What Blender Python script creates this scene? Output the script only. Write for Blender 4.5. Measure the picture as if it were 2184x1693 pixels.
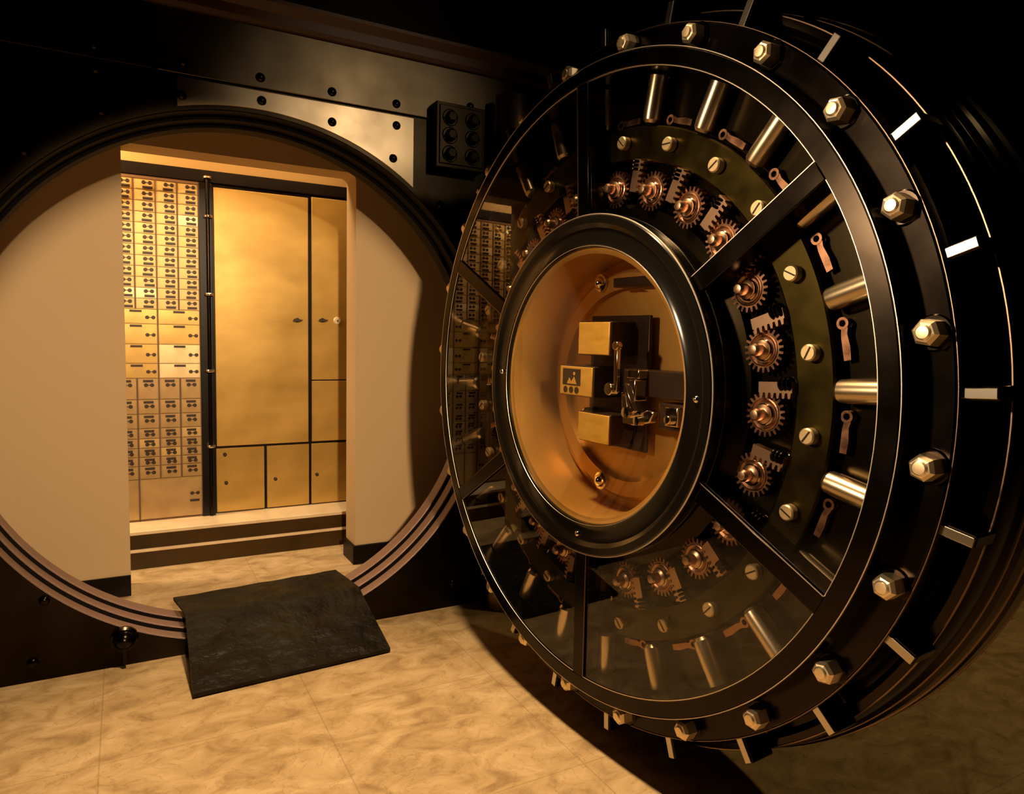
import bpy, bmesh, math, random
from math import sin, cos, pi, radians, degrees, hypot, atan2
from mathutils import Vector, Matrix

for o in list(bpy.data.objects):
    bpy.data.objects.remove(o)
S = bpy.context.scene
C = bpy.context.scene.collection
random.seed(7)

# ------------------------------------------------------------------ camera
FPX = 1500.4
cam_d = bpy.data.cameras.new('camera'); cam = bpy.data.objects.new('camera', cam_d); C.objects.link(cam)
cam_d.sensor_fit = 'HORIZONTAL'; cam_d.sensor_width = 36.0; cam_d.lens = 36.0 * FPX / 2184
cam_d.clip_start = 0.02; cam_d.clip_end = 60
yaw, pit, rol = radians(28.93), radians(-4.907), radians(1.29)
fw = Vector((sin(yaw)*cos(pit), cos(yaw)*cos(pit), sin(pit)))
rt = Vector((cos(yaw), -sin(yaw), 0)); up = rt.cross(fw)
c_, s_ = cos(rol), sin(rol)
r2 = rt*c_ + up*s_; u2 = up*c_ - rt*s_
M = Matrix((r2, u2, -fw)).transposed().to_4x4(); M.translation = Vector((0, 0, 1.2))
cam.matrix_world = M
S.camera = cam

# ------------------------------------------------------------------ world, lights, exposure
W = bpy.data.worlds.new('world'); S.world = W; W.use_nodes = True
W.node_tree.nodes['Background'].inputs[0].default_value = (.01, .007, .004, 1)
W.node_tree.nodes['Background'].inputs[1].default_value = 0.2
S.view_settings.view_transform = 'Standard'; S.view_settings.look = 'None'
S.view_settings.exposure = 0.0; S.view_settings.gamma = 1.0
S.view_settings.use_curve_mapping = False

def lamp(name, kind, loc, target, power, col, size=.1, **k):
    d = bpy.data.lights.new(name, kind); d.energy = power; d.color = col
    if kind == 'AREA':
        d.shape = k.get('shape', 'DISK'); d.size = size
        if 'size_y' in k: d.size_y = k['size_y']
        if 'spread' in k: d.spread = radians(k['spread'])
    else:
        d.shadow_soft_size = size
    if kind == 'SPOT':
        d.spot_size = radians(k.get('cone', 60)); d.spot_blend = k.get('blend', .5)
    o = bpy.data.objects.new(name, d); C.objects.link(o); o.location = loc
    o.rotation_euler = (Vector(target) - Vector(loc)).to_track_quat('-Z', 'Y').to_euler()
    return o
WARM = (1, .70, .40)
lamp('room_spot_lamp', 'SPOT', (.22, -1.5, 2.15), (.445, 2.775, .985), 720, (1, .69, .38), .09, cone=25.4, blend=.16)
lamp('left_wall_lamp', 'SPOT', (-2.2, 1.9, 2.1), (1.18, .78, 1.32), 470, (1, .70, .41), .12, cone=36, blend=1)
lamp('floor_ceiling_lamp', 'SPOT', (.55, 1.55, 2.8), (.30, 1.15, 0), 400, (1, .68, .35), .10, cone=88, blend=.8)
lamp('added_wall_wash', 'SPOT', (1.70, -.45, 2.82), (.90, 2.775, 1.99), 80, (1, .76, .48), .08, cone=22, blend=1)  # added spot for the bright stretch of the steel front
lamp('added_right_fill', 'SPOT', (3.4, .9, 2.8), (2.9, 1.2, 0), 45, (1, .66, .26), .12, cone=100, blend=.9)  # added fill for the dim floor right of the door
lamp('vault_ceiling_lamp', 'AREA', (.35, 3.62, 2.24), (.35, 3.62, 0), 8, (1, .70, .36), 1.5, shape='RECTANGLE', size_y=.14)
lamp('added_doorway_fill', 'SPOT', (.50, 3.64, 2.28), (.50, 3.36, 0), 48, (1, .74, .46), .06, cone=50, blend=.6)  # added fill to brighten the inner floor and treads
lamp('added_box_bank_fill', 'AREA', (-.6, 3.70, 2.26), (-.6, 3.72, 0), 30, (1, .72, .38), .8, shape='RECTANGLE', size_y=.12)  # added fill for the box banks mirrored in the door glass

# ------------------------------------------------------------------ materials
def mat(name, base, metal=0, rough=.5, spec=.5, noise=None, bump=None, coat=0, rvar=None):
    m = bpy.data.materials.new(name); m.use_nodes = True
    nt = m.node_tree; b = nt.nodes['Principled BSDF']
    b.inputs['Base Color'].default_value = (*base, 1)
    b.inputs['Metallic'].default_value = metal; b.inputs['Roughness'].default_value = rough
    b.inputs['Specular IOR Level'].default_value = spec
    b.inputs['Coat Weight'].default_value = coat; b.inputs['Coat Roughness'].default_value = .08
    tc = nt.nodes.new('ShaderNodeTexCoord')
    if noise:
        col2, sc, st = noise[:3]
        mp = nt.nodes.new('ShaderNodeMapping'); mp.inputs['Scale'].default_value = st
        n = nt.nodes.new('ShaderNodeTexNoise'); n.inputs['Scale'].default_value = sc; n.inputs['Detail'].default_value = 6
        r = nt.nodes.new('ShaderNodeValToRGB'); r.color_ramp.elements[0].position = .35; r.color_ramp.elements[1].position = .7
        r.color_ramp.elements[0].color = (*base, 1); r.color_ramp.elements[1].color = (*col2, 1)
        nt.links.new(tc.outputs['Object'], mp.inputs[0]); nt.links.new(mp.outputs[0], n.inputs['Vector'])
        nt.links.new(n.outputs['Fac'], r.inputs[0]); nt.links.new(r.outputs[0], b.inputs['Base Color'])
    if rvar:
        lo, hi, sc = rvar
        n = nt.nodes.new('ShaderNodeTexNoise'); n.inputs['Scale'].default_value = sc; n.inputs['Detail'].default_value = 5
        mr = nt.nodes.new('ShaderNodeMapRange'); mr.inputs[1].default_value = .3; mr.inputs[2].default_value = .7
        mr.inputs[3].default_value = lo; mr.inputs[4].default_value = hi
        nt.links.new(tc.outputs['Object'], n.inputs['Vector'])
        nt.links.new(n.outputs['Fac'], mr.inputs[0]); nt.links.new(mr.outputs[0], b.inputs['Roughness'])
    if bump:
        sc, st = bump
        n = nt.nodes.new('ShaderNodeTexNoise'); n.inputs['Scale'].default_value = sc; n.inputs['Detail'].default_value = 4
        bp = nt.nodes.new('ShaderNodeBump'); bp.inputs['Strength'].default_value = st; bp.inputs['Distance'].default_value = .01
        nt.links.new(tc.outputs['Object'], n.inputs['Vector']); nt.links.new(n.outputs['Fac'], bp.inputs['Height'])
        nt.links.new(bp.outputs[0], b.inputs['Normal'])
    return m

def floor_mat():
    m = bpy.data.materials.new('marble_floor_tile'); m.use_nodes = True
    nt = m.node_tree; N = nt.nodes; L = nt.links; b = N['Principled BSDF']
    tc = N.new('ShaderNodeTexCoord')
    n1 = N.new('ShaderNodeTexNoise'); n1.inputs['Scale'].default_value = 10; n1.inputs['Detail'].default_value = 8
    n1.inputs['Roughness'].default_value = .58; n1.inputs['Distortion'].default_value = .9
    r1 = N.new('ShaderNodeValToRGB'); e = r1.color_ramp.elements
    e[0].position = .28; e[0].color = (.34, .225, .11, 1); e[1].position = .70; e[1].color = (.72, .54, .32, 1)
    q = e.new(.47); q.color = (.54, .38, .20, 1)
    n2 = N.new('ShaderNodeTexNoise'); n2.inputs['Scale'].default_value = 9; n2.inputs['Detail'].default_value = 5
    n2.inputs['Distortion'].default_value = 2.2
    r2_ = N.new('ShaderNodeValToRGB'); e = r2_.color_ramp.elements
    e[0].position = .485; e[0].color = (0, 0, 0, 1); e[1].position = .515; e[1].color = (0, 0, 0, 1)
    q = e.new(.5); q.color = (1, 1, 1, 1)
    mx = N.new('ShaderNodeMixRGB'); mx.inputs[2].default_value = (.20, .125, .06, 1)
    mul = N.new('ShaderNodeMath'); mul.operation = 'MULTIPLY'; mul.inputs[1].default_value = .38
    mq = N.new('ShaderNodeMapping'); mq.inputs['Rotation'].default_value = (0, 0, radians(-35)); mq.inputs['Scale'].default_value = (.8, 1.2, 1)
    L.new(tc.outputs['Object'], mq.inputs[0]); L.new(mq.outputs[0], n1.inputs['Vector']); L.new(mq.outputs[0], n2.inputs['Vector'])
    L.new(n1.outputs['Fac'], r1.inputs[0]); L.new(n2.outputs['Fac'], r2_.inputs[0])
    L.new(r2_.outputs[0], mul.inputs[0]); L.new(mul.outputs[0], mx.inputs[0]); L.new(r1.outputs[0], mx.inputs[1])
    br = N.new('ShaderNodeTexBrick'); br.offset = 0; br.inputs['Scale'].default_value = 1
    br.inputs['Brick Width'].default_value = .6; br.inputs['Row Height'].default_value = .6
    br.inputs['Mortar Size'].default_value = .0022; br.inputs['Mortar Smooth'].default_value = .3
    mp = N.new('ShaderNodeMapping'); mp.inputs['Location'].default_value = (.084, .25, 0)
    L.new(tc.outputs['Object'], mp.inputs[0]); L.new(mp.outputs[0], br.inputs['Vector'])
    m2 = N.new('ShaderNodeMixRGB'); m2.inputs[2].default_value = (.28, .19, .10, 1)
    ml = N.new('ShaderNodeMath'); ml.operation = 'MULTIPLY'; ml.inputs[1].default_value = .45
    L.new(br.outputs['Fac'], ml.inputs[0]); L.new(ml.outputs[0], m2.inputs[0]); L.new(mx.outputs[0], m2.inputs[1])
    L.new(m2.outputs[0], b.inputs['Base Color'])
    b.inputs['Roughness'].default_value = .42; b.inputs['Specular IOR Level'].default_value = .3
    return m

def glass_mat(name, ior, tint):
    m = bpy.data.materials.new(name); m.use_nodes = True
    nt = m.node_tree; N = nt.nodes; L = nt.links; N.remove(N['Principled BSDF'])
    out = N['Material Output']
    tr = N.new('ShaderNodeBsdfTransparent'); tr.inputs[0].default_value = (*tint, 1)
    gl = N.new('ShaderNodeBsdfGlossy'); gl.inputs['Roughness'].default_value = .0; gl.inputs[0].default_value = (1, 1, 1, 1)
    fr = N.new('ShaderNodeFresnel'); fr.inputs[0].default_value = ior
    ge = N.new('ShaderNodeNewGeometry')
    inv = N.new('ShaderNodeMath'); inv.operation = 'SUBTRACT'; inv.inputs[0].default_value = 1
    mu = N.new('ShaderNodeMath'); mu.operation = 'MULTIPLY'
    mx = N.new('ShaderNodeMixShader')
    L.new(ge.outputs['Backfacing'], inv.inputs[1]); L.new(inv.outputs[0], mu.inputs[0]); L.new(fr.outputs[0], mu.inputs[1])
    L.new(mu.outputs[0], mx.inputs[0]); L.new(tr.outputs[0], mx.inputs[1]); L.new(gl.outputs[0], mx.inputs[2])
    L.new(mx.outputs[0], out.inputs[0])
    return m

m_floor = floor_mat()
m_cream = mat('cream_paint', (.57, .405, .235), 0, .55, .3, bump=(60, .05))
m_ochre = mat('ochre_paint', (.42, .26, .09), 0, .6, .3)
m_dark = mat('dark_wall_paint', (.012, .009, .007), 0, .8, .2)
m_black = mat('polished_black_steel', (.026, .020, .015), 1, .2, rvar=(.15, .26, 6))
m_blackg = mat('gloss_black_enamel', (.005, .004, .003), 0, .16, .35)
m_glint = mat('edge_glint_bright', (.80, .70, .58), 1, .38)  # paints the white highlights along the door's edges
m_glint_dim = mat('edge_glint_dim', (.30, .20, .13), 1, .4)  # paints the dimmer highlights along rim and spoke edges
m_face = mat('shaded_frame_steel', (.028, .021, .012), 1, .34, noise=((.016, .012, .007), 5, (1, 1, 1)), rvar=(.3, .4, 4))  # same steel as the panel, darkened where little light falls
m_panel = mat('lit_steel_panel', (.34, .27, .18), 1, .34, noise=((.24, .185, .12), 5, (1, 1, 1)), rvar=(.28, .40, 4))  # lit copy of the frame steel
m_top = mat('dim_lit_top_steel', (.12, .095, .06), 1, .38, noise=((.08, .06, .04), 5, (1, 1, 1)), rvar=(.32, .44, 4))  # dimly lit copy of the frame steel
m_face2 = mat('lower_frame_enamel', (.008, .006, .005), 0, .3, .4)
m_ridge = mat('rose_tinted_steel', (.30, .19, .155), .25, .45, .4, rvar=(.38, .5, 14))
m_hinge = mat('brown_hinge_steel', (.20, .14, .08), 1, .32)
m_ring_shade = mat('ring_shade_black', (.004, .0025, .002), 0, .6, .1)  # painted shade for the ring's slots, risers and upper arc
m_chrome = mat('nickel_plate', (.80, .70, .58), 1, .12)
m_nut = mat('polished_nut_metal', (.92, .74, .48), .85, .42, rvar=(.34, .48, 30))
m_bolt = mat('lit_bolt_face_steel', (.55, .50, .42), 1, .24)  # paints the light on the locking bolts' front faces
m_copper = mat('coppery_gear_bronze', (.50, .27, .18), 1, .30, rvar=(.22, .4, 40))
m_rose = mat('rack_bronze', (.78, .52, .38), 1, .32)
m_rod = mat('polished_rod_steel', (.92, .78, .60), 1, .28)
m_brass = mat('old_brass', (.62, .40, .14), 1, .38, noise=((.45, .27, .08), 6, (1, 1, 1)))
m_olive = mat('olive_bronze_band', (.06, .046, .014), 1, .33, rvar=(.26, .42, 12))
m_mech = mat('dark_mechanism_plate', (.035, .027, .016), 1, .24)
m_drum = mat('brass_drum_lining', (.70, .40, .11), .55, .40, noise=((.5, .27, .06), 3, (1, 1, 1)))
m_boxbody = mat('dark_time_lock_case', (.05, .03, .022), .6, .35)
m_timeface = mat('brushed_time_lock_face', (.92, .56, .11), .4, .36, noise=((.74, .42, .07), 14, (1, 1, 3)))
m_glass = glass_mat('clear_door_glass', 1.5, (.88, .87, .84))
m_wglass = glass_mat('clear_hub_glass', 1.6, (.96, .95, .92))
m_yellow = mat('aged_yellow_locker_enamel', (.54, .34, .085), .35, .36, .5, noise=((.42, .26, .06), 3.5, (1, 1, 2.5)), rvar=(.28, .42, 5))
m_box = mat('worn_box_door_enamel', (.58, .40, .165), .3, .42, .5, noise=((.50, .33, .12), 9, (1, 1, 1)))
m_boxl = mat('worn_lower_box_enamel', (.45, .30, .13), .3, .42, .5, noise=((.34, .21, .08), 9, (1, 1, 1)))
m_boxp = mat('pale_box_enamel', (.80, .66, .38), .25, .4, .5, noise=((.66, .5, .25), 9, (1, 1, 1)))
m_lockd = mat('dark_lock_brass', (.035, .018, .012), .3, .45)
m_carc = mat('cabinet_edge_brown', (.14, .07, .03), .1, .5)
m_cabb = mat('black_cabinet_frame', (.004, .0015, .001), 0, .35, .2)
m_tread = mat('pale_marble_tread', (.80, .66, .45), 0, .35, noise=((.66, .5, .32), 8, (1, 1, 1)))
m_riser = mat('brown_marble_riser', (.062, .033, .008), 0, .35, .15, noise=((.040, .022, .005), 6, (1, 1, 1)))
m_base = mat('black_baseboard', (.004, .002, .0015), 0, .4, .15)
m_ramp = mat('worn_dark_rubber', (.0045, .0032, .0012), 0, .6, .22, noise=((.016, .014, .006), 6, (1, 2.6, 1)), bump=(11, 1.0), rvar=(.38, .7, 7))
for n_ in m_ramp.node_tree.nodes:
    if n_.type == 'BUMP': n_.inputs['Distance'].default_value = .03
m_corn = mat('brown_cornice', (.075, .04, .024), 0, .45, .3)
m_cabe = mat('ivory_escutcheon', (.85, .72, .48), .3, .3)

# ------------------------------------------------------------------ mesh helpers
class MB:
    def __init__(s): s.bm = bmesh.new()
    def box(s, x0, x1, y0, y1, z0, z1, m=None):
        v = [s.bm.verts.new(p) for p in ((x0,y0,z0),(x1,y0,z0),(x1,y1,z0),(x0,y1,z0),(x0,y0,z1),(x1,y0,z1),(x1,y1,z1),(x0,y1,z1))]
        if m is not None:
            for q in v: q.co = m @ q.co
        for f in ((0,3,2,1),(4,5,6,7),(0,1,5,4),(1,2,6,5),(2,3,7,6),(3,0,4,7)): s.bm.faces.new([v[i] for i in f])
        return s
    def lathe(s, prof, n=96, cx=0, cz=0, closed=False, a0=0, a1=2*pi, axis='Y', origin=None):
        """prof: list of (radius, along axis); revolved about the axis"""
        full = abs(a1-a0-2*pi) < 1e-6
        k = n if full else n+1
        rings = []
        for r, y in prof:
            if r < 1e-6:
                p = (cx, y, cz) if axis == 'Y' else ((cx, cz, y) if axis == 'Z' else (y, cx, cz))
                rings.append([s.bm.verts.new(p)]*k); continue
            ring = []
            for i in range(k):
                t = a0 + (a1-a0)*i/n
                if axis == 'Y': p = (cx+r*cos(t), y, cz+r*sin(t))
                elif axis == 'Z': p = (cx+r*cos(t), cz+r*sin(t), y)
                else: p = (y, cx+r*cos(t), cz+r*sin(t))
                ring.append(s.bm.verts.new(p))
            rings.append(ring)
        pairs = list(zip(rings[:-1], rings[1:]))
        if closed: pairs.append((rings[-1], rings[0]))
        for A, B in pairs:
            for i in range(k if full else k-1):
                j = (i+1) % k
                vs = []
                for v in (A[i], A[j], B[j], B[i]):
                    if v not in vs: vs.append(v)
                if len(vs) > 2: s.bm.faces.new(vs)
        if not full and closed:
            s.bm.faces.new([r[0] for r in rings]); s.bm.faces.new([r[-1] for r in rings][::-1])
        return s
    def prism(s, pts, y0, y1):
        """polygon in XZ extruded along Y"""
        A = [s.bm.verts.new((x, y0, z)) for x, z in pts]; B = [s.bm.verts.new((x, y1, z)) for x, z in pts]
        s.bm.faces.new(A); s.bm.faces.new(B[::-1])
        n = len(pts)
        for i in range(n):
            s.bm.faces.new((A[i], B[i], B[(i+1)%n], A[(i+1)%n]))
        return s
    def plate_hole(s, x0, x1, z0, z1, cx, cz, r, y0, y1, n=128):
        """rectangular slab in XZ with a round hole"""
        In, Out = [], []
        angs = sorted(set([round(2*pi*i/n, 6) for i in range(n)] + [round(atan2(z-cz, x-cx) % (2*pi), 6) for x in (x0, x1) for z in (z0, z1)]))
        for t in angs:
            c, q = cos(t), sin(t); k = 1e9
            if c > 1e-9: k = min(k, (x1-cx)/c)
            if c < -1e-9: k = min(k, (x0-cx)/c)
            if q > 1e-9: k = min(k, (z1-cz)/q)
            if q < -1e-9: k = min(k, (z0-cz)/q)
            In.append((cx+r*c, cz+r*q)); Out.append((cx+k*c, cz+k*q))
        V = lambda P, y: [s.bm.verts.new((a, y, b)) for a, b in P]
        I0, O0, I1, O1 = V(In, y0), V(Out, y0), V(In, y1), V(Out, y1)
        N = len(angs)
        for i in range(N):
            j = (i+1) % N
            s.bm.faces.new((I0[i], I0[j], O0[j], O0[i])); s.bm.faces.new((I1[i], O1[i], O1[j], I1[j]))
            s.bm.faces.new((I0[i], I1[i], I1[j], I0[j])); s.bm.faces.new((O0[i], O0[j], O1[j], O1[i]))
        return s
    def dome(s, x, y, z, r, h, n=20, k=5):
        """rivet head on a wall facing -Y"""
        return s.lathe([(r*cos(pi/2*i/k) if i < k else 0, y - h*sin(pi/2*i/k)) for i in range(k+1)], n, x, z)
    def xf(s, m):
        bmesh.ops.transform(s.bm, matrix=m, verts=s.bm.verts); return s
    def mesh(s, name, m, smooth=True):
        bm = s.bm
        bmesh.ops.recalc_face_normals(bm, faces=bm.faces)
        if smooth:
            for f in bm.faces: f.smooth = True
            for e in bm.edges:
                if len(e.link_faces) == 2 and e.calc_face_angle(0) > radians(32): e.smooth = False
                if len(e.link_faces) != 2: e.smooth = False
        me = bpy.data.meshes.new(name); bm.to_mesh(me); bm.free()
        for q in (m if isinstance(m, (list, tuple)) else [m]): me.materials.append(q)
        return me
    def obj(s, name, m, parent=None, loc=(0,0,0), rot=(0,0,0), smooth=True, bevel=0):
        return link(name, s.mesh(name, m, smooth), parent, loc, rot, bevel)
def link(name, me, parent=None, loc=(0,0,0), rot=(0,0,0), bevel=0):
    o = bpy.data.objects.new(name, me); C.objects.link(o)
    o.location = loc; o.rotation_euler = rot
    if parent is not None: o.parent = parent
    if bevel:
        b = o.modifiers.new('bevel', 'BEVEL'); b.width = bevel; b.segments = 2; b.limit_method = 'ANGLE'; b.angle_limit = radians(35)
    return o
def thing(name, label, cat, loc=(0,0,0), rot=(0,0,0), group=None):
    o = bpy.data.objects.new(name, None); o.empty_display_size = .1; C.objects.link(o)
    o.location = loc; o.rotation_euler = rot; o['label'] = label; o['category'] = cat
    if group: o['group'] = group
    return o
def tag(o, label, cat, group=None):
    o['label'] = label; o['category'] = cat
    if group: o['group'] = group
    return o
def struct(o): o['kind'] = 'structure'; return o

# ------------------------------------------------------------------ room shell
YW = 2.775                       # front face of the vault front
OX, OZ, OR = .438, 1.006, .98    # round opening
HC = 2.9
struct(MB().box(-3.4, 5.2, -3.6, YW+.02, -.06, 0).obj('floor', m_floor))
struct(MB().box(-3.4, 5.2, -3.6, 3.1, HC, HC+.06).obj('ceiling', m_dark))
struct(MB().plate_hole(-3.4, 5.2, 0, HC, OX, OZ, 1.03, YW+.045, 2.985).obj('wall_front', m_dark))
struct(MB().box(-3.46, -3.4, -3.6, 3.0, 0, HC).obj('wall_left', m_dark))
struct(MB().box(5.2, 5.26, -3.6, 3.0, 0, HC).obj('wall_right', m_dark))
struct(MB().box(-3.4, 5.2, -3.66, -3.6, 0, HC).obj('wall_back', m_dark))
# cornice above the steel front
cm = MB()
prof = [(YW+.045, 2.297), (YW-.02, 2.297), (YW-.028, 2.312), (YW-.028, 2.345), (YW-.05, 2.372), (YW-.05, 2.385), (YW+.045, 2.385)]
A = [cm.bm.verts.new((-3.4, y, z)) for y, z in prof]; B = [cm.bm.verts.new((5.2, y, z)) for y, z in prof]
cm.bm.faces.new(A); cm.bm.faces.new(B[::-1])
for i in range(len(prof)):
    j = (i+1) % len(prof); cm.bm.faces.new((A[i], B[i], B[j], A[j]))
struct(cm.obj('trim_1', m_corn, smooth=False))

# vestibule and vault room
YJ, ZF = 3.36, .055
JL, JR, JH = .006, .985, 1.955
VX0, VX1, VY1, VH = -2.4, 2.3, 3.93, 2.3
struct(MB().box(VX0, VX1, 2.985, VY1, ZF-.05, ZF).obj('floor_vault', m_floor))
struct(MB().box(VX0, VX1, 2.985, VY1, VH, VH+.05).obj('ceiling_vault', m_cream))
w = MB()
w.box(VX0, JL, YJ, 3.52, ZF, VH); w.box(JR, VX1, YJ, 3.52, ZF, VH); w.box(JL, JR, YJ, 3.52, JH, VH)
# small quarter-round plaster cove in the top right corner of the doorway
R_ = .035
w.prism([(JR, JH), (JR-R_, JH)] + [(JR-R_+R_*sin(t), JH-R_+R_*cos(t)) for t in [pi/2*i/6 for i in range(1, 6)]] + [(JR, JH-R_)], YJ+.002, 3.518)
struct(w.obj('wall_vestibule', m_cream, bevel=.004))
struct(MB().box(VX0, VX1, VY1, VY1+.05, ZF-.05, VH).obj('wall_vault_back', m_ochre))
struct(MB().box(VX0-.05, VX0, 2.985, VY1, ZF, VH).obj('wall_vault_left', m_cream))
struct(MB().box(VX1, VX1+.05, 2.985, VY1, ZF, VH).obj('wall_vault_right', m_cream))
b = MB(); b.box(VX0, JL, YJ-.012, YJ, ZF, ZF+.09)
struct(b.obj('baseboard_left', m_base, bevel=.002))
b = MB(); b.box(JR-.012, VX1, YJ-.012, YJ, ZF, ZF+.095); b.box(JR-.012, JR, YJ, 3.53, ZF, ZF+.095)
struct(b.obj('baseboard_right', m_base, bevel=.002))

# ------------------------------------------------------------------ steel front around the round opening
vf = thing('vault_front', 'dark riveted steel front with a ridged round opening, set in the wall', 'vault front', (OX, YW, 0))
def atf(b, name, m, parent=vf, **k):
    b.xf(Matrix.Translation((-OX, -YW, 0))); return b.obj(name, m, parent, **k)
atf(MB().plate_hole(-3.3, 5.1, 0, 2.076, OX, OZ, OR+.004, YW, YW+.04), 'face_plate', m_face, bevel=0)
px_ = [(.18, 2.072), (1.05, 2.072)]
t0 = math.acos((1.05-OX)/(OR+.018)); t1 = math.acos((.18-OX)/(OR+.018))
px_ += [(OX+(OR+.018)*cos(t0+(t1-t0)*i/40), OZ+(OR+.018)*sin(t0+(t1-t0)*i/40)) for i in range(41)]
atf(MB().prism(px_, YW-.003, YW), 'lit_arch_panel', m_panel, bevel=.0015)  # lighter colour paints the lit wedge; left end set where it fades
atf(MB().box(.12, 5.1, YW-.002, YW+.04, 2.082, 2.297), 'top_plate', m_top, bevel=.003)
atf(MB().box(-3.3, .117, YW-.002, YW+.04, 2.082, 2.297), 'top_plate', m_face, bevel=.003)  # darker copy of the same plate, where the light falls off
# ridged threshold ring: three lands, slots between; shade painted black, lit lower arc rose
def ringseg(prof, name, m, a0=0, a1=2*pi):
    b = MB().lathe(prof, 160, OX, OZ, closed=True, a0=a0, a1=a1); return atf(b, name, m)
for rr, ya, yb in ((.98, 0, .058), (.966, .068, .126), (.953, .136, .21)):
    ringseg([(rr+.012, YW+ya+.002), (rr+.0005, YW+ya+.002), (rr+.0005, YW+yb-.002), (rr+.012, YW+yb-.002), (1.028, YW+yb), (1.028, YW+ya)], 'ridge_ring', m_ring_shade)
    ringseg([(rr+.003, YW+ya+.0015), (rr-.001, YW+ya+.003), (rr-.001, YW+yb-.003), (rr+.003, YW+yb)], 'lit_threshold_ridge', m_ridge, radians(200), radians(346))
for rr, ya, yb in ((.992, .058, .068), (.98, .126, .136)):
    ringseg([(rr, YW+ya), (rr, YW+yb), (1.028, YW+yb), (1.028, YW+ya)], 'slot_ring', m_ring_shade)
riv = MB().dome(0, 0, 0, .017, .014).mesh('rivet', m_black)
for x, z in ((.457,2.118),(.718,2.115),(.975,2.115),(.461,2.037),(.718,2.003),(.976,2.031),(.963,1.901),(1.169,1.74),
             (-.064,2.121),(-.062,2.046),(-.049,1.914),(.201,2.121),(.195,2.009),(-.266,1.754),(-.292,.067),(1.254,.107),(-.253,.277),(1.3,2.16),(1.55,2.12)):
    link('rivet', riv, vf, (x-OX, -.002, z))
# latch knob under the opening
b = MB().dome(0, 0, 0, .036, .05, 24, 6); b.lathe([(.045, 0), (.045, -.012), (.036, -.016)], 24); b.box(-.006, .006, -.035, -.012, -.085, -.02)
b.obj('latch_knob', m_black, vf, (-.02-OX, 0, .10))
# hinge bracket plate with six nuts
br = MB().box(1.118, 1.335, 2.70, YW, 1.878, 2.135).box(1.13, 1.325, 2.694, 2.70, 1.892, 2.123)
br = atf(br, 'hinge_bracket', m_face, bevel=.004)
hx = MB()
hx.lathe([(.0, -.03), (.017, -.03), (.023, -.024), (.025, 0)], 6); hx.lathe([(.031, -.006), (.034, 0)], 24)
hxm = hx.mesh('bracket_nut', m_black, smooth=False)
for x in (1.175, 1.275):
    for z in (2.075, 2.005, 1.932):
        link('bracket_nut', hxm, br, (x-OX, 2.694-YW, z))

# ------------------------------------------------------------------ threshold ramp plate
def ramp():
    bm = bmesh.new()
    Z1, t = .132, .012
    rows = [((.150, 2.998), (.808, 3.058), Z1), ((.172, 2.86), (.826, 2.89), Z1+.003), ((.178, 2.785), (.838, 2.80), .134), ((.173, 2.412), (.857, 2.456), .006)]
    NX = 14; g = []
    # subdivide the sloping part
    R = []
    for k in range(len(rows)-1):
        a, b = rows[k], rows[k+1]; n = 4 if k != 2 else 9
        for i in range(n):
            f = i/n
            R.append((tuple(a[0][q]+(b[0][q]-a[0][q])*f for q in (0,1)), tuple(a[1][q]+(b[1][q]-a[1][q])*f for q in (0,1)), a[2]+(b[2]-a[2])*f))
    R.append(rows[-1])
    for off in (0, t):
        G = []
        for (l, r, z) in R:
            G.append([bm.verts.new((l[0]+(r[0]-l[0])*i/NX, l[1]+(r[1]-l[1])*i/NX, z + off + (.003*sin(i*1.9+l[1]*13)*.5 if off else 0))) for i in range(NX+1)])
        g.append(G)
    A, B = g; nR = len(R)
    for G in g:
        for j in range(nR-1):
            for i in range(NX): bm.faces.new((G[j][i], G[j][i+1], G[j+1][i+1], G[j+1][i]))
    for j in range(nR-1):
        for i in (0, NX): bm.faces.new((A[j][i], A[j+1][i], B[j+1][i], B[j][i]))
    for i in range(NX):
        for j in (0, nR-1): bm.faces.new((A[j][i], A[j][i+1], B[j][i+1], B[j][i]))
    m = MB(); m.bm.free(); m.bm = bm
    o = m.obj('threshold_ramp', m_ramp)
    return tag(o, 'worn dark rubber-faced ramp plate bent over the ridged sill of the opening', 'ramp')
ramp()

# ------------------------------------------------------------------ plinth steps in the vault
pl = thing('cabinet_plinth', 'brown marble plinth with pale nosings that the vault cabinets stand on', 'plinth', (.5, 3.72, ZF))
YP = 3.71; PX0, PX1 = VX0, VX1
def atp(b, name, m, **k):
    b.xf(Matrix.Translation((-.5, -3.72, -ZF))); return b.obj(name, m, pl, **k)
atp(MB().box(PX0, PX1, YP, VY1-.002, ZF, .137), 'lower_riser', m_riser)
atp(MB().box(PX0, PX1, YP-.006, VY1-.002, .137, .152), 'nosing', m_tread, bevel=.002)
atp(MB().box(PX0, PX1, YP+.004, VY1-.002, .152, .222), 'upper_riser', m_riser)
atp(MB().box(PX0, PX1, YP-.008, VY1-.002, .222, .240), 'tread', m_tread, bevel=.003)

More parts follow.
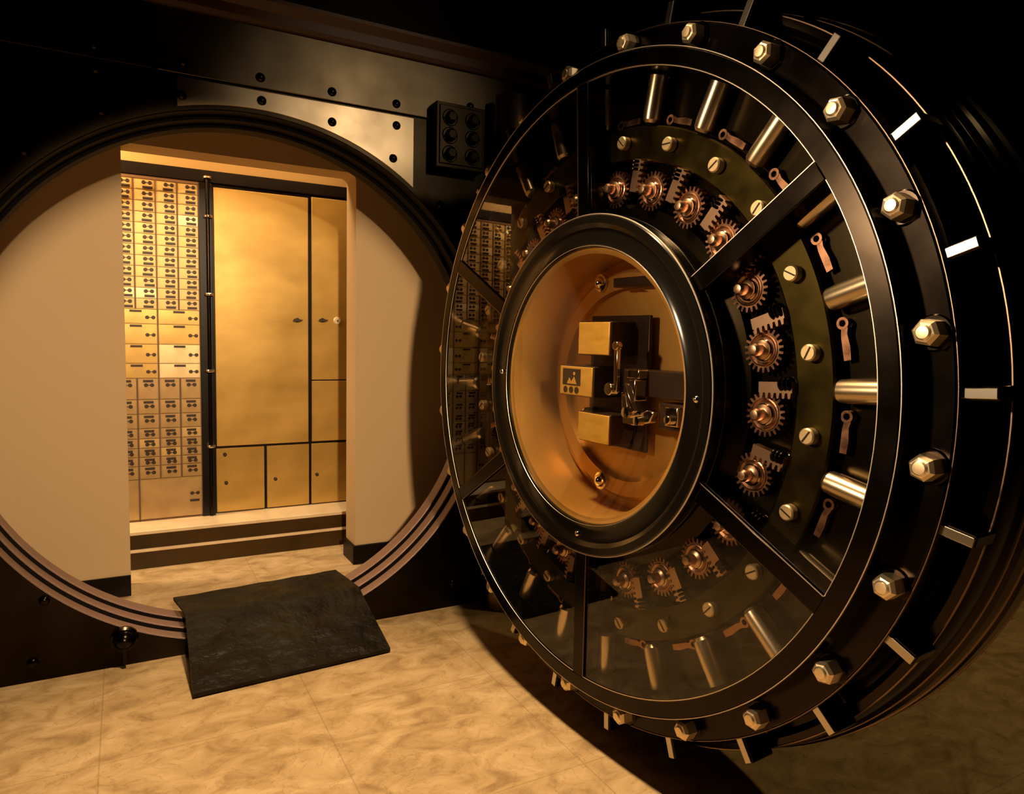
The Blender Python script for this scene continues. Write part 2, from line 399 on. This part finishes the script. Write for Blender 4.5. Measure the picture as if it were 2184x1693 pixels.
# ------------------------------------------------------------------ safe deposit boxes
YC = 3.895
CW = .0957
def two_dots(w=.027, r=.0092):
    b = MB()
    for sx in (-1, 1):
        b.lathe([(0, -.003), (r*.8, -.003), (r, -.0015), (r, 0)], 12, sx*w/2, 0)
    b.box(-w/2, w/2, -.0012, 0, -.0018, .0018)
    return b.mesh('lock', m_lockd)
lock_me = two_dots()
slot_me = MB().box(-.022, .022, -.006, 0, -.0055, .0055).box(-.014, .014, -.009, -.006, -.003, .003).mesh('pull_slot', m_lockd)
slotw_me = MB().box(-.026, .026, -.007, 0, -.005, .005).box(-.018, .018, -.010, -.007, -.004, .004).mesh('pull_slot', m_lockd)
door_cache = {}
def box_door(parent, x0, x1, z0, z1, m, name='box_door'):
    w, h = round(x1-x0-.008, 4), round(z1-z0-.0025, 4); key = (w, h, m.name)
    if key not in door_cache:
        b = MB()
        b.box(-w/2, w/2, 0, .012, -h/2, h/2); b.box(-w/2+.007, w/2-.007, -.0022, 0, -h/2+.004, h/2-.004)
        door_cache[key] = b.mesh(name, m, smooth=False)
    return link(name, door_cache[key], parent, ((x0+x1)/2-parent.location.x, YC-parent.location.y, (z0+z1)/2-parent.location.z))
UP = [1.917-(1.917-1.294)*i/12 for i in range(13)]
MIDZ = [1.294, 1.222, 1.123, 1.028, .955]
LOW = [.955, .85, .778, .706, .655, .608, .563, .518, .452]
def deposit_unit(xr, ncol, label, seed, bottom_cols):
    rnd = random.Random(seed)
    x0 = xr - ncol*CW
    t = thing('deposit_box_cabinet', label, 'safe deposit cabinet', ((x0+xr)/2, YC, .24), group='banks of safe deposit boxes')
    b = MB(); b.box(x0, xr, YC+.008, VY1-.002, .24, 1.925); b.box(x0, xr, YC-.004, YC+.012, 1.917, 1.930); b.box(x0, xr, YC-.003, YC+.01, .24, .2465)
    for i in range(ncol+1):
        wv = .0038 if (ncol-i) % 2 == 0 else .0022
        segs = [(LOW[-1], LOW[0]), (MIDZ[0], 1.92)]
        if i % 2 == 0 or i == ncol: segs.append((MIDZ[-1], MIDZ[0]))
        if i in (0, bottom_cols, ncol): segs.append((.24, LOW[-1]))
        for za, zb in segs: b.box(max(x0, xr-i*CW-wv), min(xr, xr-i*CW+wv), YC-.003, YC+.01, za, zb)
    b.xf(Matrix.Translation(-t.location)); b.obj('carcass', m_carc, t)
    for c in range(ncol):
        a = xr-(c+1)*CW; e = xr-c*CW
        for k in range(12):
            d = box_door(t, a, e, UP[k+1], UP[k], m_box if rnd.random() > .12 else m_boxp)
            link('lock', lock_me, d, (.012, -.0022, .009)); link('pull_slot', slot_me, d, (.012+rnd.uniform(-.004, .004), -.0022, -.014))
        for k in range(8):
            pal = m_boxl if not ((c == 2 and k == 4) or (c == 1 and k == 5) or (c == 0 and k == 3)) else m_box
            d = box_door(t, a, e, LOW[k+1], LOW[k], pal)
            h = LOW[k]-LOW[k+1]
            link('pull_slot', slot_me, d, (0, -.0022, h/2-.013)); link('lock', lock_me, d, (.004, -.0022, h/2-.013-.021*min(1, h/.06)))
    for c in range(0, ncol-1, 2):
        a = xr-(c+2)*CW; e = xr-c*CW
        for k in range(4):
            d = box_door(t, a, e, MIDZ[k+1], MIDZ[k], m_boxp if (c == 0 and k in (2, 3)) else m_yellow, 'wide_box_door')
            h = MIDZ[k]-MIDZ[k+1]
            link('pull_slot', slotw_me, d, (0, -.0022, h/2-.010)); link('lock', lock_me, d, (.063, -.0022, -.004))
    if ncol > bottom_cols:
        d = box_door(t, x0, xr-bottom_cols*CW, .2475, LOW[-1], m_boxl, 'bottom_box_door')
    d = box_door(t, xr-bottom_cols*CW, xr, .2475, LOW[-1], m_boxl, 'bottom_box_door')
    link('lock', lock_me, d, (bottom_cols*CW/2-.036, -.0022, .015)); link('pull_slot', slot_me, d, (bottom_cols*CW/2-.038, -.0022, -.022))
    return t
deposit_unit(.341, 4, 'brass-coloured cabinet of small safe deposit boxes seen through the doorway, beside the black post', 3, 3)
deposit_unit(.341-4*CW, 4, 'second bank of safe deposit boxes left of the doorway, mirrored in the door glass', 5, 3)
deposit_unit(.341-8*CW, 4, 'farthest left bank of safe deposit boxes, glimpsed only as a reflection', 9, 3)

# black post with hinge knuckles
p = thing('cabinet_post', 'narrow black post with bright hinge rings between the box bank and the yellow locker', 'post', (.372, YC, .24))
b = MB().box(.341, .402, YC-.012, VY1-.002, .24, 1.93); b.xf(Matrix.Translation(-p.location)); b.obj('upright', m_cabb, p, bevel=.002)
b = MB().lathe([(0, .245), (.009, .245), (.009, 1.965), (0, 1.965)], 16, .382, YC-.020, axis='Z'); b.xf(Matrix.Translation(-p.location)); b.obj('hinge_rod', m_black, p)
kn = MB().lathe([(0, -.006), (.019, -.006), (.021, -.003), (.021, .003), (.019, .006), (0, .006)], 20, 0, 0, axis='Z').mesh('hinge_ring', m_chrome)
for z in (1.952, 1.762, 1.377, .992, .606): link('hinge_ring', kn, p, (.010, -.030, z-.24))
# dark head band over all cabinets
o = MB().box(VX0+.01, VX1-.01, YC-.008, VY1-.002, 1.932, 1.992).obj('cabinet_head_band', m_cabb, bevel=.003)
tag(o, 'dark band running along the top of the vault cabinets', 'head band')

# yellow lockers
lk = thing('locker_cabinet', 'yellow steel locker cabinet with one tall wide door and small lockers below', 'locker', (.9, YC, .24))
def atl(b, name, m, parent=lk, **k):
    b.xf(Matrix.Translation((-.9, -YC, -.24))); return b.obj(name, m, parent, **k)
atl(MB().box(.404, 1.60, YC+.012, VY1-.002, .588, 1.932).box(.404, 1.60, YC+.030, VY1-.002, .24, .588), 'carcass', m_cabb)
def locker_door(x0, x1, z0, z1, y=YC, ang=0, name='locker_door'):
    b = MB().box(0, x1-x0, 0, .014, 0, z1-z0)
    return b.obj(name, m_yellow, lk, (x0-.9, y-YC, z0-.24), (0, 0, ang), bevel=.0025)
big = locker_door(.410, .878, .600, 1.912, name='tall_door', y=YC-.012)
d2 = locker_door(.897, 1.36, .940, 1.920, y=YC-.006)
d3 = locker_door(.897, 1.36, .600, .934, y=YC-.006)
def handle(parent, x, z):
    b = MB()
    b.lathe([(.012, 0), (.012, -.006), (.006, -.009), (.006, -.02), (0, -.02)], 16)
    b.prism([(-.026, -.004), (-.02, .006), (0, .009), (.012, .004), (.028, .001), (.012, -.007), (-.01, -.009)], -.026, -.018)
    return b.obj('handle', m_lockd, parent, (x, 0, z))
handle(big, .818-.410, 1.262-.600); handle(d2, .955-.897, 1.266-.940)
b = MB().lathe([(0, -.006), (.017, -.006), (.021, 0)], 24); e = b.obj('keyhole_plate', m_cabe, d2, (1.036-.897, 0, 1.266-.940))
MB().lathe([(0, -.0085), (.004, -.0085), (.004, -.006)], 10).box(-.002, .002, -.008, -.006, -.008, 0).obj('keyhole', m_lockd, e)
kb = MB().lathe([(0, -.018), (.007, -.017), (.009, -.012), (.005, -.006), (.009, 0)], 16).mesh('knob', m_lockd)
for x0, x1, kx, kz, ex, ang in ((.410, .650, .457, .401, (.452, .551), .0), (.663, .887, .706, .402, None, .0), (.900, 1.12, .929, .410, None, .0), (1.13, 1.36, 1.17, .41, None, .0)):
    d = locker_door(x0, x1, .246, .585, name='small_door', y=YC+.018)
    link('knob', kb, d, (kx-x0, 0, kz-.246))
    if ex: link('knob', kb, d, (ex[0]-x0, 0, ex[1]-.246))

# ================================================================== the round vault door
PHI = radians(85.64)
DZ = 1.0635
vd = thing('vault_door', 'huge round open vault door with glass panels over gears and bright bolts round its rim', 'vault door', (1.1445, 1.645, 0), (0, 0, -PHI))
def D(b, name, m, parent=vd, loc=(0, 0, 0), **k):
    return b.obj(name, m, parent, (loc[0], loc[1], loc[2]+DZ), **k)
def P(me, name, ang, r, a=0, parent=vd, flip=0):
    t = radians(ang)
    return link(name, me, parent, (r*cos(t), a, DZ + r*sin(t)), (0, -t+flip, 0))
N = 180
# back mass and rear flange
D(MB().lathe([(0, .23), (0, .46), (.86, .46), (.90, .45), (.92, .41), (1.018, .405), (1.030, .395), (1.032, .37), (1.032, .335), (1.026, .328), (1.024, .305), (1.029, .298), (1.027, .262), (1.019, .255), (1.018, .236), (1.010, .226), (1.009, .176), (1.003, .166), (1.001, .158), (.985, .152), (.975, .156), (.972, .168), (.955, .168), (.952, .152), (.935, .150), (.925, .12), (.467, .12), (.467, .23), (0, .23)], N), 'rear_flange', m_black)
# bolt carrying flange
D(MB().lathe([(.885, .125), (.885, .064), (.951, .060), (.958, .067), (.958, .098), (.952, .104), (.935, .105), (.930, .125)], N, closed=True), 'bolt_ring', m_black)
# mechanism back plate
D(MB().lathe([(.460, .112), (.886, .112), (.886, .121), (.460, .121)], N, closed=True), 'mechanism_plate', m_mech)
# front ring
D(MB().lathe([(.843, .112), (.843, .006), (.848, 0), (.885, .001), (.891, .008), (.891, .112)], N, closed=True), 'front_ring', m_black)
def bead(r, a, w, m, parent=None, name='edge_glint', y=DZ):  # thin bead that paints a highlight along an edge
    return MB().lathe([(r+w*cos(2*pi*i/6), a+w*sin(2*pi*i/6)) for i in range(6)], N, closed=True).obj(name, m, parent or vd, (0, 0, y))
fr_ = [o for o in vd.children if o.name.startswith('front_ring')][0]
rf_ = [o for o in vd.children if o.name.startswith('rear_flange')][0]
br_ = [o for o in vd.children if o.name.startswith('bolt_ring')][0]
for r, a in ((.8455, .003), (.889, .003)): bead(r, a, .0013, m_glint, fr_, y=0)
bead(.956, .063, .0012, m_glint_dim, br_, y=0)
for r, a in ((1.002, .158), (1.0185, .247), (1.030, .300), (1.0315, .385)): bead(r, a, .0022, m_glint_dim, rf_, y=0)
# spokes
for k in range(6):
    t = radians(32.5+60*k)
    if k == 1: t = radians(93.5)
    if k == 4: t = radians(-89.5)
    if k == 0: t = radians(34)
    if k == 5: t = radians(-27)
    b = MB().box(.465, .847, .0, .112, -.024, .024)
    so = b.obj('spoke', m_black, vd, (0, 0, DZ), (0, -t, 0), bevel=.003)
    MB().box(.476, .845, -.0006, .0016, .0228, .0246).obj('edge_glint', m_glint if k in (0, 5) else m_glint_dim, so)  # painted highlight, bright on the two right-hand spokes
# hub
D(MB().lathe([(.466, .112), (.466, .006), (.474, 0), (.477, -.012), (.471, -.018), (.452, -.019), (.440, -.010), (.405, -.010), (.395, -.014), (.388, -.008), (.388, .20), (.40, .21), (.466, .21)][:11] + [(.466, .20)], 144, closed=True), 'hub_bezel', m_blackg)
D(MB().lathe([(.468, .06), (.51, .075), (.512, .112), (.468, .112)], 144, closed=True), 'hub_collar', m_mech)
D(MB().lathe([(.3875, .0), (.372, .004), (.366, .17), (.3875, .17)], 128, closed=True), 'drum_lining', m_drum)
D(MB().lathe([(0, .17), (.385, .17), (.385, .18), (0, .18)], 96), 'drum_back', m_drum)
D(MB().lathe([(.285, .150), (.285, .17), (.34, .17), (.34, .158), (.33, .150)], 96, closed=True), 'drum_ring', m_drum)
hb_ = [o for o in vd.children if o.name.startswith('hub_bezel')][0]
bead(.4755, -.014, .0022, m_glint, hb_, y=0); bead(.392, -.0125, .0010, m_glint, hb_, y=0)
# glass
D(MB().lathe([(0, -.004), (.386, -.004), (.386, .002), (0, .002)], 128), 'window_glass', m_wglass)
for k in range(6):
    c0 = (34, 93.5, 152.5, 212.5, 270.5, 333)
    a0 = c0[k]; a1 = c0[(k+1) % 6] + (360 if k == 5 else 0)
    ins = lambda r: degrees(.025/r)
    pts = []
    n = 22
    r1, r0 = .846, .472
    for i in range(n+1):
        t = radians(a0+ins(r1) + (a1-a0-2*ins(r1))*i/n); pts.append((r1*cos(t), r1*sin(t)))
    for i in range(n+1):
        t = radians(a1-ins(r0) - (a1-a0-2*ins(r0))*i/n); pts.append((r0*cos(t), r0*sin(t)))
    D(MB().prism(pts, .006, .011), 'glass_panel', m_glass, smooth=False)
# bronze bearing band and inner gear band
D(MB().lathe([(.625, .112), (.625, .078), (.630, .074), (.712, .074), (.716, .078), (.716, .112)], N, closed=True), 'bearing_band', m_olive)
D(MB().lathe([(.512, .112), (.512, .104), (.620, .104), (.620, .112)], N, closed=True), 'gear_bed', m_mech)

# --- repeated rim parts
nut = MB()
nut.lathe([(0, -.043), (.013, -.043), (.019, -.041), (.0250, -.034), (.0268, -.006), (.0268, 0)], 6)
nut_me = nut.mesh('hex_nut', m_nut, smooth=False)
wash_me = MB().lathe([(0, -.006), (.031, -.006), (.034, -.002), (.034, 0)], 28).mesh('washer', m_black)
cap_me = MB().lathe([(0, -.047), (.011, -.046), (.014, -.043)], 20).mesh('nut_cap', m_nut)
for k in range(24):
    n_ = P(nut_me, 'hex_nut', -5+15*k, .922, .062)
    n_.rotation_euler = (0, random.uniform(0, 1), 0)
    link('washer', wash_me, n_); link('nut_cap', cap_me, n_)
lb = MB().box(.90, 1.015, .078, .152, -.013, .013).mesh('locking_bolt', m_black, smooth=False)
lt = MB().box(.945, 1.013, .073, .078, -.0095, .0095).mesh('bolt_lit_face', m_bolt, smooth=False)  # thin bright plate painting the lit front of each bolt
for k in range(24):
    t = radians(3.3+15*k)
    o = link('locking_bolt', lb, vd, (0, 0, DZ), (0, -t, 0), bevel=.004)
    link('bolt_lit_face', lt, o, bevel=.0015)
# --- gear train
def gear_mesh(r=.046, n=22, h=.011, th=.016):
    pts = []
    for i in range(n):
        for f, rr in ((-.28, r-h/2), (-.16, r+h/2), (.16, r+h/2), (.28, r-h/2)):
            t = 2*pi*(i+f)/n; pts.append((rr*cos(t), rr*sin(t)))
    b = MB().prism(pts, -th/2, th/2)
    b.lathe([(r*.80, -th/2-.002), (r*.74, -th/2-.003), (r*.62, -th/2)], 28)
    return b.mesh('gear', m_copper, smooth=False)
gm = gear_mesh()
hub_me = MB().lathe([(.022, 0), (.022, -.010), (.017, -.013), (.014, -.014), (.014, -.034), (.010, -.040), (0, -.042)], 24).mesh('gear_hub', m_rose)
ring_me = MB().lathe([(.025, 0), (.025, -.004), (.0225, -.006), (.0225, 0)], 24).mesh('hub_ring', m_chrome)
for k in range(24):
    ang = -2.5+15*k
    g = P(gm, 'gear', ang, .552, .080, flip=random.uniform(0, .3))
    link('gear_hub', hub_me, g, (0, -.008, 0)); link('hub_ring', ring_me, g, (0, -.008, 0))
def rack_mesh():
    L, H, n = .085, .024, 6
    pts = [(-L/2, H), (-L/2, .0)]
    for i in range(n):
        x = -L/2 + L*(i+.2)/n
        pts += [(x, 0), (x+L*.10/n, -.012), (x+L*.45/n, -.012), (x+L*.6/n, 0)]
    pts += [(L/2, 0), (L/2, H)]
    return MB().prism(pts, -.008, .010).mesh('toothed_rack', m_rose, smooth=False)
rk = rack_mesh()
shaft = MB().lathe([(0, .0), (.009, .002), (.009, .05), (0, .05)], 14, axis='X').mesh('rack_shaft', m_chrome)
rod = MB().lathe([(0, -.058), (.018, -.058), (.024, -.050), (.0255, -.03), (.0255, .058), (0, .058)], 28, axis='X').mesh('bolt_rod', m_rod)
scr = MB().lathe([(.0, -.020), (.015, -.020), (.018, -.017), (.018, .0), (.013, .001), (.013, .012)], 28)
scr_me = scr.mesh('band_screw', m_nut)
slot = MB().box(-.014, .014, -.0212, -.0195, -.0016, .0016).mesh('screw_slot', m_lockd)
lever = MB()
lever.lathe([(.013, -.006), (.013, .006), (.007, .006), (.007, -.006)], 20, 0, .032, closed=True)
lever.prism([(-.007, -.045), (.008, -.045), (.010, -.02), (.007, .010), (.010, .022), (-.004, .024), (-.007, .005)], -.005, .006)
lever_me = lever.mesh('trip_lever', m_copper)
collar = MB()
for q in range(3): collar.lathe([(0, q*.010), (.014, q*.010), (.016, q*.010+.002), (.016, q*.010+.005), (.014, q*.010+.007), (0, q*.010+.007)], 20, axis='X')
collar_me = collar.mesh('rod_collar', m_black)
for k in range(24):
    r_ = P(rk, 'toothed_rack', 2.6+15*k, .585, .066)
    P(shaft, 'rack_shaft', 4.5+15*k, .61, .085); P(collar_me, 'rod_collar', 4.5+15*k, .598, .062)
    P(rod, 'bolt_rod', 3.2+15*k, .778, .078)
    s1 = P(scr_me, 'band_screw', 10+15*k, .672, .072)
    sl = link('screw_slot', slot, s1, rot=(0, random.uniform(0, 3), 0))
    P(lever_me, 'trip_lever', -3.4+15*k, .732, .098)

# --- time lock movement behind the hub window
def H(b, name, m, parent=vd, **k): return D(b, name, m, parent, **k)
mp = H(MB().box(-.145, .11, .138, .150, -.185, .205), 'movement_plate', m_boxbody, bevel=.003)
ts = MB().dome(0, 0, 0, .011, .009, 16, 4).mesh('movement_screw', m_chrome)
for u, v in ((-.126, .172), (-.124, .102), (-.116, -.086), (-.112, -.160)):
    link('movement_screw', ts, vd, (u, .100, DZ+v))
    H(MB().lathe([(0, .100), (.012, .100), (.012, .14), (0, .14)], 14, u, v), 'standoff', m_boxbody)
def timelock(u0, u1, v0, v1, a):
    c = H(MB().box(u0, u1, a, .150, v0, v1), 'time_lock_case', m_boxbody, bevel=.004)
    f = MB().box(u0+.003, u1-.003, a-.004, a+.001, v0+.003, v1-.003).obj('time_lock_face', m_timeface, c, bevel=.002)
    return c, f
timelock(-.093, .050, .087, .186, .048); timelock(-.083, .060, -.166, -.078, .048)
c, f = timelock(-.167, -.010, -.036, .055, .040)
# engraved plate on the middle case
b = MB().box(-.150, -.065, .0352, .0362, -.004, .045)
b.obj('engraved_panel', m_boxbody, f)
for u, v in ((-.135, -.018), (-.108, -.018), (-.082, -.018)):
    MB().lathe([(0, .0350), (.010, .0350), (.010, .0362), (0, .0362)], 14, u, v).obj('engraved_mark', m_boxbody, f)
MB().prism([(-.128, .0), (-.117, .018), (-.108, .006), (-.094, .022), (-.082, .0)], .0342, .0352).obj('engraved_figure', m_timeface, f)
MB().lathe([(0, .0342), (.005, .0342), (.005, .0352), (0, .0352)], 12, -.094, .031).obj('engraved_figure', m_timeface, f)
# chrome lever work on the right
H(MB().box(.085, .100, .030, .042, -.01, .112).lathe([(0, .026), (.012, .026), (.012, .044), (0, .044)], 16, .0925, .118).lathe([(0, .02), (.017, .02), (.019, .045), (0, .045)], 18, .076, -.002), 'release_arm', m_chrome, bevel=.002)
H(MB().box(.06, .36, .09, .150, -.02, .054), 'lock_bar', m_boxbody, bevel=.004)
H(MB().box(.11, .16, .055, .09, .03, .055).box(.13, .158, .045, .09, -.03, .028), 'snubber', m_chrome, bevel=.003)
H(MB().prism([(.085, -.010), (.105, -.012), (.118, -.06), (.16, -.065), (.19, -.05), (.215, -.055), (.20, -.085), (.15, -.098), (.095, -.098)], .06, .085), 'lock_cam', m_chrome, bevel=.003)
H(MB().prism([(.12, .012), (.128, .018), (.168, -.055), (.158, -.062)], .035, .05), 'tie_link', m_chrome, bevel=.002)
H(MB().lathe([(0, .030), (.015, .032), (.017, .06), (0, .06)], 18, .135, -.062).lathe([(0, .038), (.012, .040), (.014, .06), (0, .06)], 18, .17, -.082), 'pivot_stud', m_chrome)
H(MB().box(.21, .355, .085, .15, -.10, -.03), 'bolt_housing', m_boxbody, bevel=.004)
H(MB().box(.255, .30, .06, .085, -.085, -.035).lathe([(0, .045), (.012, .047), (.012, .07), (0, .07)], 16, .275, -.068), 'latch_block', m_chrome, bevel=.003)
H(MB().box(-.02, .20, .110, .160, .285, .312), 'shadow_bar', m_boxbody, bevel=.003)  # dark bar standing in for a shadow across the drum
ac = MB().dome(0, 0, 0, .021, .022, 20, 6).lathe([(.027, .004), (.027, -.004), (.020, -.006)], 24).mesh('acorn_nut', m_chrome)
for u, v in ((-.115, .305), (-.085, -.30)): link('acorn_nut', ac, vd, (u, .145, DZ+v))
sp = MB().dome(0, 0, 0, .009, .007, 14, 4).mesh('bezel_screw', m_chrome)
for u, v in ((.423, 0), (-.423, .02), (0, -.425)): link('bezel_screw', sp, vd, (u, -.0105, DZ+v))

# --- hinge works joining the door to the front
for z0, z1 in ((1.78, 2.20), (0, .42)):
    b = MB().lathe([(0, z0), (.077, z0), (.083, z0+.006), (.083, z1-.008), (.079, z1), (.070, z1+.003), (0, z1+.003)], 48, 1.462, 2.688, axis='Z')
    o = b.obj('hinge_post', m_hinge)
    tag(o, 'dark round hinge post beside the six-nut bracket, its top showing over the door rim' if z0 > 1 else 'low hinge post hidden behind the vault door near the floor', 'hinge', 'door hinge posts')
b = MB()
for z0 in (1.80, .28):
    b.box(1.55, 1.80, 2.62, 2.73, z0, z0+.12); b.box(1.70, 1.80, 1.5, 2.62, z0, z0+.12)
b.box(1.70, 1.80, 1.42, 1.56, .28, 1.92)
b.lathe([(0, 1.62), (.12, 1.62), (.12, 1.70), (0, 1.70)], 24, 1.49, 1.06, axis='X')
b.xf(Matrix.Rotation(PHI, 4, 'Z') @ Matrix.Translation((-1.1445, -1.645, 0)))
b.obj('crane_arm', m_black, vd, bevel=.006)
